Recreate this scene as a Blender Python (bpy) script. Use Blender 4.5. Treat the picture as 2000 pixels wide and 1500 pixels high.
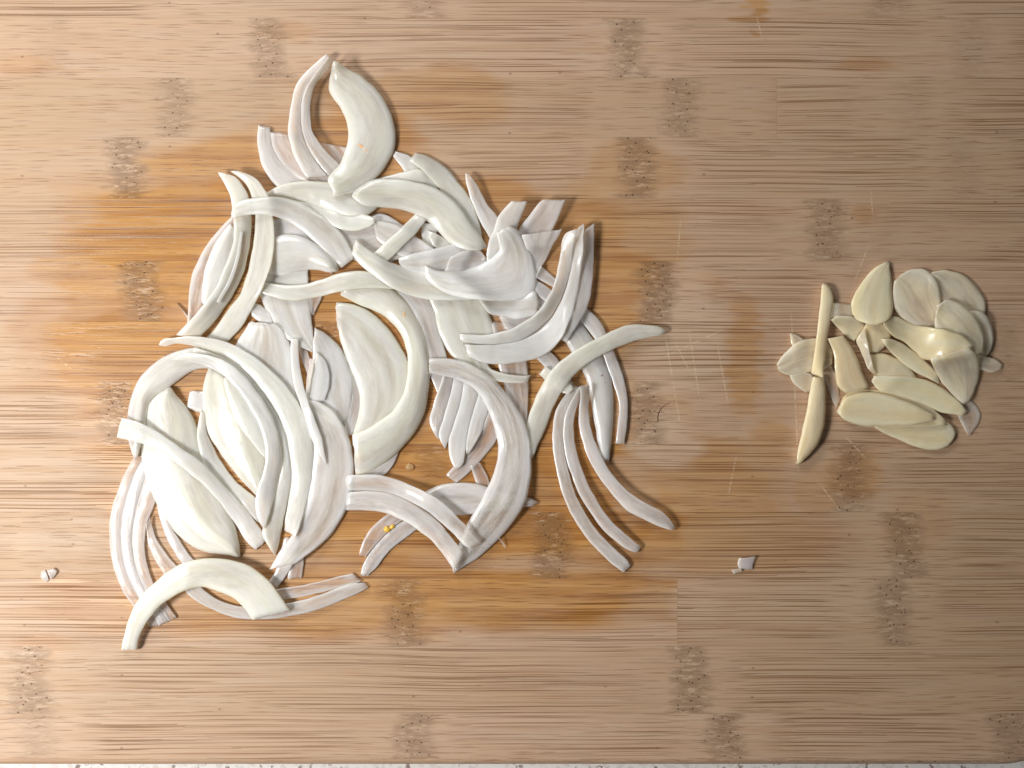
import bpy, math, random
import numpy as np
from mathutils import Vector, noise as mnoise

for o in list(bpy.data.objects):
    bpy.data.objects.remove(o)
scene = bpy.context.scene
COL = scene.collection
S = 0.0002            # metres on the board per photo pixel
H = 0.360             # camera height over the board

# ------------------------------------------------------------------ camera
cam_d = bpy.data.cameras.new('camera')
cam_d.sensor_fit = 'HORIZONTAL'
cam_d.sensor_width = 36.0
cam_d.lens = 36.0 * H / (2000 * S)
cam_d.clip_start = 0.01
cam_d.clip_end = 50
cam = bpy.data.objects.new('camera', cam_d)
COL.objects.link(cam)
cam.location = (0, 0, H)
scene.camera = cam

# ------------------------------------------------------------------ world and lamps (an indoor kitchen: one lamp low on the left, soft room light)
world = bpy.data.worlds.new('World')
scene.world = world
world.use_nodes = True
bg = world.node_tree.nodes['Background']
bg.inputs['Color'].default_value = (1.0, 0.99, 0.97, 1)
bg.inputs['Strength'].default_value = 0.05


def area(name, loc, target, sx, sy, power, color, spread=180):
    d = bpy.data.lights.new(name, 'AREA')
    d.shape = 'RECTANGLE'
    d.size = sx
    d.size_y = sy
    d.energy = power
    d.color = color
    o = bpy.data.objects.new(name, d)
    COL.objects.link(o)
    d.spread = math.radians(spread)
    o.location = loc
    o.rotation_euler = (Vector(target) - Vector(loc)).to_track_quat('-Z', 'Y').to_euler()
    return o


area('kitchen_lamp', (-0.41, -0.13, 0.40), (-0.08, 0.02, 0), 0.13, 0.13, 3.6, (1.0, 0.98, 0.945))
area('soft_fill', (-0.30, 0.47, 0.34), (-0.14, 0.08, 0), 0.30, 0.16, 2.25, (1.0, 0.99, 0.965))  # added fill lamp at the upper left, stands for diffuse room light

scene.view_settings.view_transform = 'Standard'
scene.view_settings.look = 'None'
scene.view_settings.gamma = 1
scene.view_settings.exposure = 0.0
scene.render.engine = 'CYCLES'


# ------------------------------------------------------------------ helpers
def P(px, py, z):
    """photo pixel on the plane at height z -> world point"""
    k = S * (H - z) / H
    return ((px - 1000) * k, (750 - py) * k, z)


def link(name, mesh, mat=None, parent=None, **props):
    o = bpy.data.objects.new(name, mesh)
    COL.objects.link(o)
    if mat:
        mesh.materials.append(mat)
    if parent:
        o.parent = parent
    for k, v in props.items():
        if v:
            o[k] = v
    return o


class NT:
    def __init__(self, name):
        self.m = bpy.data.materials.new(name)
        self.m.use_nodes = True
        self.t = self.m.node_tree
        self.p = self.t.nodes['Principled BSDF']
        self.out = self.t.nodes['Material Output']

    def n(self, typ, **kw):
        nd = self.t.nodes.new(typ)
        for k, v in kw.items():
            setattr(nd, k, v)
        return nd

    def l(self, a, b):
        self.t.links.new(a, b)

    def put(self, sock, v):
        if isinstance(v, bpy.types.NodeSocket):
            self.l(v, sock)
        else:
            sock.default_value = v

    def math(self, op, a, b=0.0, c=None, clamp=False):
        nd = self.n('ShaderNodeMath', operation=op)
        nd.use_clamp = clamp
        self.put(nd.inputs[0], a)
        self.put(nd.inputs[1], b)
        if c is not None:
            self.put(nd.inputs[2], c)
        return nd.outputs[0]

    def mix(self, f, a, b, blend='MIX'):
        nd = self.n('ShaderNodeMix', data_type='RGBA', blend_type=blend)
        self.put(nd.inputs['Factor'], f)
        for s, v in ((nd.inputs[6], a), (nd.inputs[7], b)):
            if isinstance(v, bpy.types.NodeSocket):
                self.l(v, s)
            else:
                s.default_value = (v[0], v[1], v[2], 1)
        return nd.outputs[2]

    def rng(self, v, a, b, c=0.0, d=1.0, smooth=True):
        nd = self.n('ShaderNodeMapRange')
        nd.interpolation_type = 'SMOOTHSTEP' if smooth else 'LINEAR'
        self.put(nd.inputs['Value'], v)
        for i, x in zip(('From Min', 'From Max', 'To Min', 'To Max'), (a, b, c, d)):
            self.put(nd.inputs[i], x)
        return nd.outputs['Result']

    def vec(self, x, y, z=0.0):
        nd = self.n('ShaderNodeCombineXYZ')
        self.put(nd.inputs[0], x)
        self.put(nd.inputs[1], y)
        self.put(nd.inputs[2], z)
        return nd.outputs[0]

    def noise(self, v, scale=1.0, detail=2.0, rough=0.5):
        nd = self.n('ShaderNodeTexNoise')
        self.l(v, nd.inputs['Vector'])
        nd.inputs['Scale'].default_value = scale
        nd.inputs['Detail'].default_value = detail
        nd.inputs['Roughness'].default_value = rough
        return nd.outputs['Fac']

    def attr(self, name):
        nd = self.n('ShaderNodeAttribute', attribute_name=name)
        sp = self.n('ShaderNodeSeparateColor')
        self.l(nd.outputs['Color'], sp.inputs[0])
        return sp.outputs[0], sp.outputs[1], sp.outputs[2]


# ------------------------------------------------------------------ bamboo
SCRATCHES = [(1297, 640, 1330, 840), (1345, 640, 1368, 790), (1398, 655, 1424, 800), (1312, 655, 1352, 735),
             (1590, 930, 1650, 1010), (1700, 470, 1665, 560), (1640, 840, 1700, 905), (1545, 600, 1560, 930),
             (1330, 420, 1322, 520), (1290, 700, 1420, 640), (90, 680, 150, 730), (1475, 20, 1492, 90),
             (1700, 360, 1706, 440), (1440, 880, 1420, 980)]


def bamboo_material():
    b = NT('bamboo')
    tc = b.n('ShaderNodeTexCoord')
    sp = b.n('ShaderNodeSeparateXYZ')
    b.l(tc.outputs['Object'], sp.inputs[0])
    x = b.math('MULTIPLY', sp.outputs[0], 5000.0)
    y = b.math('MULTIPLY', sp.outputs[1], 5000.0)
    stain, joint, fleck = b.attr('wear')
    tone, pale, seed = b.attr('strip')
    so = b.math('MULTIPLY', seed, 3000.0)
    # grain follows a slow wave; at a joint the fibres swirl
    wav = b.noise(b.vec(b.math('MULTIPLY', x, 1 / 420), b.math('MULTIPLY', y, 1 / 160), so), 1, 1)
    yy = b.math('ADD', y, b.math('MULTIPLY', wav, 15.0))
    swirl = b.noise(b.vec(b.math('MULTIPLY', x, 1 / 18), b.math('MULTIPLY', y, 1 / 11), so), 1, 2)
    yy = b.math('ADD', yy, b.math('MULTIPLY', b.math('MULTIPLY', b.math('SUBTRACT', swirl, 0.5), joint), 26.0))

    def dashes(L, h, w, gap, off, lo, hi):
        vo = b.n('ShaderNodeTexVoronoi', voronoi_dimensions='2D', feature='F1', distance='EUCLIDEAN')
        xs = b.math('ADD', b.math('DIVIDE', x, L), b.math('ADD', so, off))
        ys = b.math('ADD', b.math('DIVIDE', yy, h), b.math('ADD', so, off))
        b.l(b.vec(xs, ys), vo.inputs['Vector'])
        vo.inputs['Scale'].default_value = 1.0
        ps = b.n('ShaderNodeSeparateXYZ')
        b.l(vo.outputs['Position'], ps.inputs[0])
        dx = b.math('ABSOLUTE', b.math('SUBTRACT', xs, ps.outputs[0]))
        dy = b.math('ABSOLUTE', b.math('SUBTRACT', ys, ps.outputs[1]))
        cs = b.n('ShaderNodeSeparateColor')
        b.l(vo.outputs['Color'], cs.inputs[0])
        ww = b.math('MULTIPLY', b.math('SUBTRACT', 1.0, b.math('MULTIPLY', dx, 1 / gap), clamp=True), w / h)
        line = b.math('SUBTRACT', 1.0, b.math('DIVIDE', dy, b.math('ADD', ww, 0.001)), clamp=True)
        line = b.math('POWER', line, 0.6)
        return b.math('MULTIPLY', line, b.rng(cs.outputs[0], lo, hi, 0.0, 1.0))

    long1 = dashes(480, 9.5, 1.35, 0.75, 0.0, -0.2, 0.6)
    long2 = dashes(240, 8.0, 1.15, 0.70, 7.3, 0.0, 0.8)
    short = dashes(52, 8.0, 1.6, 0.60, 3.1, 0.0, 0.8)
    nofl = b.rng(fleck, 0.35, 0.75, 1.0, 0.0)
    isfl = b.rng(fleck, 0.25, 0.6, 0.0, 1.0)
    dens = b.noise(b.vec(b.math('MULTIPLY', x, 1 / 330), b.math('MULTIPLY', yy, 1 / 34), so), 1, 3, 0.6)
    dens = b.rng(dens, 0.30, 0.55, 0.35, 1.25)
    lines = b.math('MAXIMUM', b.math('MULTIPLY', long1, nofl), b.math('MULTIPLY', long2, b.math('MULTIPLY', nofl, 0.8)))
    lines = b.math('MAXIMUM', lines, b.math('MULTIPLY', short, b.math('MULTIPLY', isfl, 0.6)))
    long3 = dashes(330, 11.0, 1.5, 0.7, 13.7, 0.0, 0.7)
    lines = b.math('MAXIMUM', lines, b.math('MULTIPLY', long3, nofl))
    lines = b.math('MULTIPLY', lines, dens)
    # fine hair-like fibre
    fine = b.noise(b.vec(b.math('MULTIPLY', x, 1 / 220), b.math('MULTIPLY', yy, 1 / 2.8), so), 1, 2, 0.65)
    broad = b.noise(b.vec(b.math('MULTIPLY', x, 1 / 520), b.math('MULTIPLY', yy, 1 / 17), so), 1, 3, 0.55)
    blot = b.noise(b.vec(b.math('MULTIPLY', x, 1 / 170), b.math('MULTIPLY', y, 1 / 60), 4.0), 1, 3, 0.6)

    dry = b.mix(b.rng(tone, 0, 1, 0, 1, False), (0.545, 0.382, 0.268), (0.485, 0.338, 0.222))
    dry = b.mix(b.rng(broad, 0.30, 0.70), dry, b.mix(0.35, dry, (0.48, 0.29, 0.165)))
    dry = b.mix(b.rng(blot, 0.5, 0.75, 0, 0.45), dry, (0.49, 0.355, 0.265))
    dry = b.mix(pale, dry, (0.60, 0.46, 0.34))
    wet = b.mix(b.rng(broad, 0.35, 0.65), (0.52, 0.275, 0.092), (0.37, 0.165, 0.045))
    st = b.math('ADD', stain, b.math('MULTIPLY', b.math('SUBTRACT', blot, 0.5), b.math('MULTIPLY', stain, 1.1)), clamp=True)
    col = b.mix(st, dry, wet)
    col = b.mix(b.rng(fine, 0.42, 0.70, 0.0, 0.32), col, b.mix(1.0, col, (0.62, 0.45, 0.30), 'MULTIPLY'))
    # joints: grey brown weathered band with light ripples
    jt = b.noise(b.vec(b.math('MULTIPLY', x, 1 / 26), b.math('MULTIPLY', y, 1 / 5.5), so), 1, 3, 0.7)
    col = b.mix(b.math('MULTIPLY', joint, b.rng(jt, 0.38, 0.60, 0.50, 1.0)), col,
                b.mix(st, (0.30, 0.195, 0.125), (0.24, 0.125, 0.050)))
    col = b.mix(b.math('MULTIPLY', joint, b.rng(jt, 0.33, 0.45, 0.55, 0.0)), col, (0.60, 0.46, 0.33))
    dark = b.mix(st, (0.24, 0.125, 0.062), (0.19, 0.070, 0.016))
    col = b.mix(b.math('MULTIPLY', lines, 0.98, clamp=True), col, dark)
    # pin holes in the joints
    vo = b.n('ShaderNodeTexVoronoi', voronoi_dimensions='2D', feature='F1')
    b.l(b.vec(b.math('ADD', b.math('DIVIDE', x, 22), so), b.math('ADD', b.math('DIVIDE', y, 17), so)), vo.inputs['Vector'])
    vo.inputs['Scale'].default_value = 1.0
    hole = b.math('MULTIPLY', b.rng(vo.outputs['Distance'], 0.05, 0.11, 1.0, 0.0), b.math('MULTIPLY', b.rng(joint, 0.55, 0.70, 0.0, 0.85), b.rng(jt, 0.40, 0.52)))
    col = b.mix(b.math('MULTIPLY', hole, 0.9), col, (0.035, 0.02, 0.012))
    # scattered tiny pores and flecks of dirt
    vp = b.n('ShaderNodeTexVoronoi', voronoi_dimensions='2D', feature='F1')
    b.l(b.vec(b.math('DIVIDE', x, 95), b.math('DIVIDE', y, 60)), vp.inputs['Vector'])
    vp.inputs['Scale'].default_value = 1.0
    vc = b.n('ShaderNodeSeparateColor')
    b.l(vp.outputs['Color'], vc.inputs[0])
    pore = b.math('MULTIPLY', b.rng(vp.outputs['Distance'], 0.02, 0.045, 1.0, 0.0), b.rng(vc.outputs[0], 0.90, 0.93))
    col = b.mix(b.math('MULTIPLY', pore, 0.55), col, (0.16, 0.09, 0.04))
    # knife scratches: pale broken lines
    scr = None
    brk = b.rng(b.noise(b.vec(b.math('MULTIPLY', x, 1 / 14), b.math('MULTIPLY', y, 1 / 4), 2.0), 1, 2), 0.42, 0.56)
    for (x0, y0, x1, y1) in SCRATCHES:
        ax, ay, bx, by = x0 - 1000, 750 - y0, x1 - 1000, 750 - y1
        L = math.hypot(bx - ax, by - ay)
        tx, ty = (bx - ax) / L, (by - ay) / L
        dx = b.math('SUBTRACT', x, ax)
        dy = b.math('SUBTRACT', y, ay)
        u = b.math('ADD', b.math('MULTIPLY', dx, tx), b.math('MULTIPLY', dy, ty))
        v = b.math('ABSOLUTE', b.math('ADD', b.math('MULTIPLY', dx, -ty), b.math('MULTIPLY', dy, tx)))
        m = b.math('MULTIPLY', b.rng(v, 0.6, 2.0, 1.0, 0.0), b.rng(b.math('ABSOLUTE', b.math('SUBTRACT', u, L / 2)), L / 2 - 30, L / 2, 1.0, 0.0))
        scr = m if scr is None else b.math('MAXIMUM', scr, m)
    scr = b.math('MULTIPLY', scr, brk)
    col = b.mix(b.math('MULTIPLY', scr, 0.45), col, (0.74, 0.60, 0.42))
    b.l(col, b.p.inputs['Base Color'])
    rg = b.math('SUBTRACT', b.rng(broad, 0.3, 0.7, 0.50, 0.62), b.math('MULTIPLY', st, 0.20))
    b.l(rg, b.p.inputs['Roughness'])
    b.p.inputs['IOR'].default_value = 1.42
    hgt = b.math('SUBTRACT', b.math('MULTIPLY', fine, 0.35), b.math('MULTIPLY', lines, 0.8))
    hgt = b.math('SUBTRACT', hgt, b.math('MULTIPLY', hole, 2.5))
    hgt = b.math('ADD', hgt, b.math('MULTIPLY', joint, b.math('MULTIPLY', jt, 2.2)))
    bp = b.n('ShaderNodeBump')
    bp.inputs['Strength'].default_value = 0.55
    bp.inputs['Distance'].default_value = 0.00015
    b.l(hgt, bp.inputs['Height'])
    b.l(bp.outputs[0], b.p.inputs['Normal'])
    return b.m


BAMBOO = bamboo_material()

# (cx, cy, rx, ry, strength) juice stains that soaked into the wood
STAINS = [(330, 470, 215, 150, .95), (250, 560, 160, 200, .75), (470, 350, 230, 90, .7), (420, 700, 330, 230, .95), (560, 900, 380, 190, 1.0),
          (640, 640, 300, 260, 1.0), (700, 300, 150, 130, .75), (880, 190, 110, 65, .45), (780, 175, 80, 50, .35),
          (900, 980, 420, 160, .95), (600, 1170, 560, 80, .8), (1010, 1165, 330, 75, .85), (1150, 560, 170, 190, .75),
          (1000, 850, 240, 260, .95), (1240, 480, 110, 90, .45), (1170, 1020, 240, 110, .75), (1380, 950, 170, 110, .55),
          (1450, 700, 38, 120, .55), (1480, 1060, 160, 70, .35), (1600, 960, 60, 60, .35), (1665, 930, 70, 60, .55),
          (1790, 1020, 70, 60, .25), (1480, 15, 22, 28, .7), (1475, 38, 45, 8, .6), (1478, 68, 12, 9, .6), (1700, 125, 60, 16, .35),
          (1230, 330, 90, 60, .4), (1370, 560, 60, 30, .3), (50, 125, 60, 20, .35), (130, 660, 110, 110, .35),
          (90, 1260, 60, 26, .4), (200, 420, 120, 60, .45), (1350, 1040, 140, 80, .5), (1690, 420, 22, 20, .4), (70, 1310, 26, 20, .5),
          (950, 430, 160, 100, .7), (1280, 790, 90, 60, .25), (560, 60, 60, 26, .3), (1500, 870, 50, 60, .45)]
DRY = [(1330, 620, 90, 90, .55), (1300, 870, 70, 60, .8), (1240, 980, 50, 40, .4), (1360, 1180, 60, 40, .5), (1330, 700, 110, 110, .7), (1600, 1160, 200, 60, .3)]
JOINTS = {  # centres of the bamboo joints in each row of strips
    0: [(827, .7), (1728, .5)], 1: [(524, .8), (1225, .9), (100, .2), (1890, .3)], 2: [(345, .7), (1331, .8), (1780, .2)],
    3: [(248, 1.), (1240, .9), (1880, .3)], 4: [(1613, .85), (700, .6)], 5: [(278, 1.), (1285, 1.1), (1700, .2)],
    6: [(640, .7), (60, .15), (1960, .4)], 7: [(230, .9), (1262, .85), (1850, .2)], 8: [(1665, .85), (850, .5)],
    9: [(1075, .95), (1765, .95), (100, .2)], 10: [(790, .85), (1740, .9)], 11: [(58, .9), (1345, 1.1)],
    12: [(72, .5), (806, .85), (1418, .95), (1975, .75)]}
ROWS = [-325, -205, -85, 35, 152, 268, 388, 510, 628, 745, 868, 1000, 1130, 1262, 1393, 1497]
BX0, BX1, BY0, BY1, CR = -260.0, 2148.0, -325.0, 1497.0, 190.0


def board_x(y, d, side):
    """x of the rounded board outline, inset by d, at pixel row y"""
    r = CR - d
    t = 0.0
    if y < BY0 + CR:
        t = (BY0 + CR) - y
    elif y > BY1 - CR:
        t = y - (BY1 - CR)
    t = min(t, r)
    off = CR - math.sqrt(max(r * r - t * t, 0.0)) if t > 0 else d
    return BX0 + off if side < 0 else BX1 - off


def vnoise(x, y, z=0.0):
    return mnoise.noise(Vector((x, y, z)))


def make_strip(parent, row, y0, y1, xa, xb, seed):
    """one bamboo strip, its top a fine sheet, its board edge a quarter round"""
    gap = 0.10
    top_edge, bot_edge = (y0 == BY0), (y1 == BY1)
    RB = 15.0
    rings = [(0.0, 90.0), (0.0, RB)] + [(RB * (1 - math.cos(a)), RB * (1 - math.sin(a))) for a in
                                       [math.radians(q) for q in (20, 40, 60, 75, 90)]]
    ny = 26
    nx = max(8, int((xb - xa) / 6))
    verts, faces = [], []
    ring_idx = []

    def rowpts(d):
        a = y0 + (d if top_edge else gap)
        c = y1 - (d if bot_edge else gap)
        out = []
        for j in range(ny):
            t = j / (ny - 1)
            t = 0.5 - 0.5 * math.cos(math.pi * t)
            yv = a + (c - a) * t
            lx = board_x(yv, d, -1) if xa <= BX0 else xa + gap
            rx = board_x(yv, d, 1) if xb >= BX1 else xb - gap
            out.append((yv, lx, rx))
        return out

    # side rings
    for (d, depth) in rings[:-1]:
        rp = rowpts(d)
        loop = [(lx, yv) for (yv, lx, rx) in rp] + [(rx, yv) for (yv, lx, rx) in reversed(rp)]
        idx = []
        for (px, py) in loop:
            idx.append(len(verts))
            verts.append(((px - 1000) * S, (750 - py) * S, -depth * S))
        ring_idx.append(idx)
    rp = rowpts(rings[-1][0])
    grid = []
    for (yv, lx, rx) in rp:
        line = []
        for i in range(nx):
            line.append(len(verts))
            px = lx + (rx - lx) * i / (nx - 1)
            verts.append(((px - 1000) * S, (750 - yv) * S, 0.0))
        grid.append(line)
    toploop = [g[0] for g in grid] + [g[-1] for g in reversed(grid)]
    ring_idx.append(toploop)
    for k in range(len(ring_idx) - 1):
        A, B = ring_idx[k], ring_idx[k + 1]
        m = len(A)
        for i in range(m):
            j = (i + 1) % m
            if i == ny - 1 or i == m - 1:
                continue
            faces.append((A[i], A[j], B[j], B[i]))
    # long sides between rings and the sheet's first and last line
    for (e, gi) in ((ny - 1, ny - 1), (2 * ny - 1, 0)):
        for k in range(len(ring_idx) - 2):
            A, B = ring_idx[k], ring_idx[k + 1]
            j = (e + 1) % (2 * ny)
            faces.append((A[e], A[j], B[j], B[e]))
        A = ring_idx[-2]
        j = (e + 1) % (2 * ny)
        line = grid[gi] if gi == ny - 1 else grid[gi][::-1]
        faces.append(tuple([A[j], A[e]] [::-1]) + tuple(line[::-1]))
    faces.append(tuple(ring_idx[0][::-1]))
    for j in range(ny - 1):
        for i in range(nx - 1):
            faces.append((grid[j][i], grid[j + 1][i], grid[j + 1][i + 1], grid[j][i + 1]))
    me = bpy.data.meshes.new('bamboo_strip')
    me.from_pydata(verts, [], faces)
    me.validate()
    V = np.array(verts)
    px = V[:, 0] / S + 1000
    py = 750 - V[:, 1] / S
    n = len(verts)
    nz = np.array([vnoise(a / 130, b / 40, 3.3) for a, b in zip(px, py)])
    nz2 = np.array([vnoise(a / 50, b / 9, 8.1) for a, b in zip(px, py)])
    nz3 = np.array([vnoise(a / 420, b / 90, 1.7 + row * 2.1) for a, b in zip(px, py)])
    st = np.zeros(n)
    for (cx, cy, rx, ry, s) in STAINS:
        d = np.sqrt(((px - cx + nz2 * 28) / rx) ** 2 + ((py - cy) / ry) ** 2) + nz * 0.35
        st = np.maximum(st, s * np.clip((1.15 - d) / 0.42, 0, 1))
    if row == 10:
        st = st * np.where(px > 1323, 0.35, 1.0)
    pl = np.zeros(n)
    for (cx, cy, rx, ry, s) in DRY:
        d = np.sqrt(((px - cx + nz2 * 20) / rx) ** 2 + ((py - cy) / ry) ** 2) + nz * 0.5
        m = np.clip((1.1 - d) / 0.4, 0, 1) * s
        pl = np.maximum(pl, m * 0.6)
        st = st * (1 - m)
    jn = np.zeros(n)
    fl = np.clip(0.15 + nz3 * 1.3, 0, 1)
    yc = (y0 + y1) / 2
    for (cx, s) in JOINTS.get(row, []):
        d = np.abs(px - cx - (py - yc) * 0.06 + nz2 * 26 + nz * 14)
        jn = np.maximum(jn, s * np.clip(1.05 - (d / 44) ** 2.2, 0, 1))
        fl = np.maximum(fl, np.clip(1 - d / 230, 0, 1))
    if row in (1, 2, 3) and xa < 0:
        fl = np.maximum(fl, np.clip((640 - px) / 250, 0, 1) * 0.95)
    if row in (2,):
        fl = np.maximum(fl, np.clip((250 - np.abs(px - 1330)) / 120, 0, 1))
    r = random.Random(seed)
    a1 = me.attributes.new('wear', 'FLOAT_COLOR', 'POINT')
    a1.data.foreach_set('color', np.stack([np.clip(st, 0, 1), np.clip(jn, 0, 1), fl, np.ones(n)], 1).astype(np.float32).ravel())
    a2 = me.attributes.new('strip', 'FLOAT_COLOR', 'POINT')
    a2.data.foreach_set('color', np.stack([np.full(n, r.random()), pl, np.full(n, r.random()), np.ones(n)], 1).astype(np.float32).ravel())
    sm = np.zeros(len(me.polygons), dtype=bool)
    me.polygons.foreach_set('use_smooth', sm)
    return link('bamboo_strip', me, BAMBOO, parent)


board = bpy.data.objects.new('cutting_board', None)
COL.objects.link(board)
board['label'] = 'pale bamboo cutting board with orange juice stains under the onion and garlic'
board['category'] = 'cutting board'
for k in range(len(ROWS) - 1):
    row = k - 2
    y0, y1 = ROWS[k], ROWS[k + 1]
    if row == 10:
        spans = [(BX0, 1323), (1323, BX1)]
    elif row == 2:
        spans = [(BX0, 1517), (1517, BX1)]
    else:
        spans = [(BX0, BX1)]
    for q, (xa, xb) in enumerate(spans):
        make_strip(board, row, y0, y1, xa, xb, 100 + k * 7 + q)


# ------------------------------------------------------------------ countertop
def counter_material():
    b = NT('speckled_stone')
    tc = b.n('ShaderNodeTexCoord')
    vo = b.n('ShaderNodeTexVoronoi', feature='F1')
    b.l(tc.outputs['Object'], vo.inputs['Vector'])
    vo.inputs['Scale'].default_value = 650
    cs = b.n('ShaderNodeSeparateColor')
    b.l(vo.outputs['Color'], cs.inputs[0])
    nz = b.noise(tc.outputs['Object'], 260, 4, 0.7)
    col = b.mix(b.rng(cs.outputs[0], 0.55, 0.95), (0.80, 0.78, 0.76), (0.68, 0.64, 0.62))
    sp = b.math('MULTIPLY', b.rng(cs.outputs[1], 0.92, 0.95), b.rng(nz, 0.45, 0.55))
    col = b.mix(sp, col, (0.30, 0.24, 0.22))
    b.l(col, b.p.inputs['Base Color'])
    b.p.inputs['Roughness'].default_value = 0.25
    return b.m


me = bpy.data.meshes.new('countertop')
me.from_pydata([(-0.8, -0.5, -0.018), (0.8, -0.5, -0.018), (0.8, 0.6, -0.018), (-0.8, 0.6, -0.018),
                (-0.8, -0.5, -0.048), (0.8, -0.5, -0.048), (0.8, 0.6, -0.048), (-0.8, 0.6, -0.048)], [],
               [(0, 1, 2, 3), (7, 6, 5, 4), (0, 4, 5, 1), (1, 5, 6, 2), (2, 6, 7, 3), (3, 7, 4, 0)])
link('countertop', me, counter_material(), kind='structure')


# ------------------------------------------------------------------ onion and garlic materials
def flesh(name, c1, c2, rim, sss=0.75, scale=0.005, rough=0.34, trans=0.0, spark=0.5, vein=1.0):
    b = NT(name)
    uv = b.n('ShaderNodeUVMap')
    sp = b.n('ShaderNodeSeparateXYZ')
    b.l(uv.outputs[0], sp.inputs[0])
    oi = b.n('ShaderNodeObjectInfo')
    rnd = b.math('MULTIPLY', oi.outputs['Random'], 40.0)
    tc = b.n('ShaderNodeTexCoord')
    edge, crease, _ = b.attr('edge')
    cloud = b.noise(b.vec(b.math('MULTIPLY', sp.outputs[0], 3.2), b.math('MULTIPLY', sp.outputs[1], 0.75), b.math('ADD', rnd, 7.0)), 1, 4, 0.65)
    bend = b.math('MULTIPLY', b.math('SUBTRACT', cloud, 0.5), 1.2)
    veins = b.noise(b.vec(b.math('ADD', b.math('MULTIPLY', sp.outputs[0], 10.0), bend), b.math('MULTIPLY', sp.outputs[1], 0.7), rnd), 1, 4, 0.65)
    wide = b.noise(b.vec(b.math('MULTIPLY', sp.outputs[0], 4.5), b.math('MULTIPLY', sp.outputs[1], 0.8), rnd), 1, 2, 0.5)
    cells = b.noise(tc.outputs['Object'], 1500, 2, 0.6)
    col = b.mix(b.rng(wide, 0.35, 0.65), c1, c2)
    col = b.mix(b.rng(veins, 0.46, 0.68, 0.0, 0.24 * vein), col, b.mix(1.0, col, (0.80, 0.79, 0.74), 'MULTIPLY'))
    ef = b.math('MULTIPLY', b.rng(edge, 0.70, 1.0), b.rng(b.math('FRACT', b.math('MULTIPLY', rnd, 3.7)), 0.2, 0.9, 0.10, 0.6))
    col = b.mix(ef, col, rim)
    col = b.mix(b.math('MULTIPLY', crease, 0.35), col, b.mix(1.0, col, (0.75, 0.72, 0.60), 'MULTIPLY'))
    col = b.mix(b.rng(cloud, 0.42, 0.68, 0.0, 0.5), col, b.mix(1.0, col, (0.90, 0.89, 0.85), 'MULTIPLY'))
    col = b.mix(b.rng(edge, 0.0, 0.92, 0.55, 0.0), col, b.mix(1.0, col, (0.95, 0.945, 0.92), 'MULTIPLY'))
    vr = b.rng(oi.outputs['Random'], 0, 1, 0.93, 1.05, False)
    hsv = b.n('ShaderNodeHueSaturation')
    b.l(col, hsv.inputs['Color'])
    b.l(vr, hsv.inputs['Value'])
    b.l(hsv.outputs[0], b.p.inputs['Base Color'])
    b.p.inputs['Subsurface Weight'].default_value = sss
    b.p.inputs['Subsurface Radius'].default_value = (1.0, 0.95, 0.75)
    b.p.inputs['Subsurface Scale'].default_value = scale
    b.p.inputs['Roughness'].default_value = rough
    b.l(b.rng(wide, 0.3, 0.7, rough - 0.12, rough + 0.04), b.p.inputs['Roughness'])
    b.p.inputs['IOR'].default_value = 1.40
    b.p.inputs['Coat Weight'].default_value = 0.55
    b.p.inputs['Coat Roughness'].default_value = 0.13
    b.p.inputs['Coat IOR'].default_value = 1.36
    h = b.math('ADD', b.math('MULTIPLY', veins, 0.22 * vein), b.math('MULTIPLY', wide, 1.0))
    h = b.math('ADD', h, b.math('MULTIPLY', b.math('MULTIPLY', cells, b.rng(wide, 0.45, 0.7, 0.25, 1.6)), 0.30 * spark))
    bp = b.n('ShaderNodeBump')
    bp.inputs['Strength'].default_value = 0.45
    bp.inputs['Distance'].default_value = 0.0005
    b.l(h, bp.inputs['Height'])
    b.l(bp.outputs[0], b.p.inputs['Normal'])
    geo = b.n('ShaderNodeNewGeometry')
    tr = b.n('ShaderNodeBsdfTransparent')
    tr.inputs[0].default_value = (0.98, 0.96, 0.94, 1)
    mx = b.n('ShaderNodeMixShader')
    tv = b.math('MULTIPLY', b.math('MULTIPLY', b.rng(wide, 0.3, 0.7, 0.7, 1.2), b.rng(cloud, 0.35, 0.65, 0.7, 1.3)), trans)
    tv = b.math('MULTIPLY', tv, b.rng(edge, 0.45, 1.0, 1.3, 0.4))
    tv = b.math('MINIMUM', tv, 0.75)
    b.put(mx.inputs[0], b.math('MAXIMUM', geo.outputs['Backfacing'], tv))
    b.l(b.p.outputs[0], mx.inputs[1])
    b.l(tr.outputs[0], mx.inputs[2])
    b.l(mx.outputs[0], b.out.inputs['Surface'])
    return b.m


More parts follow.
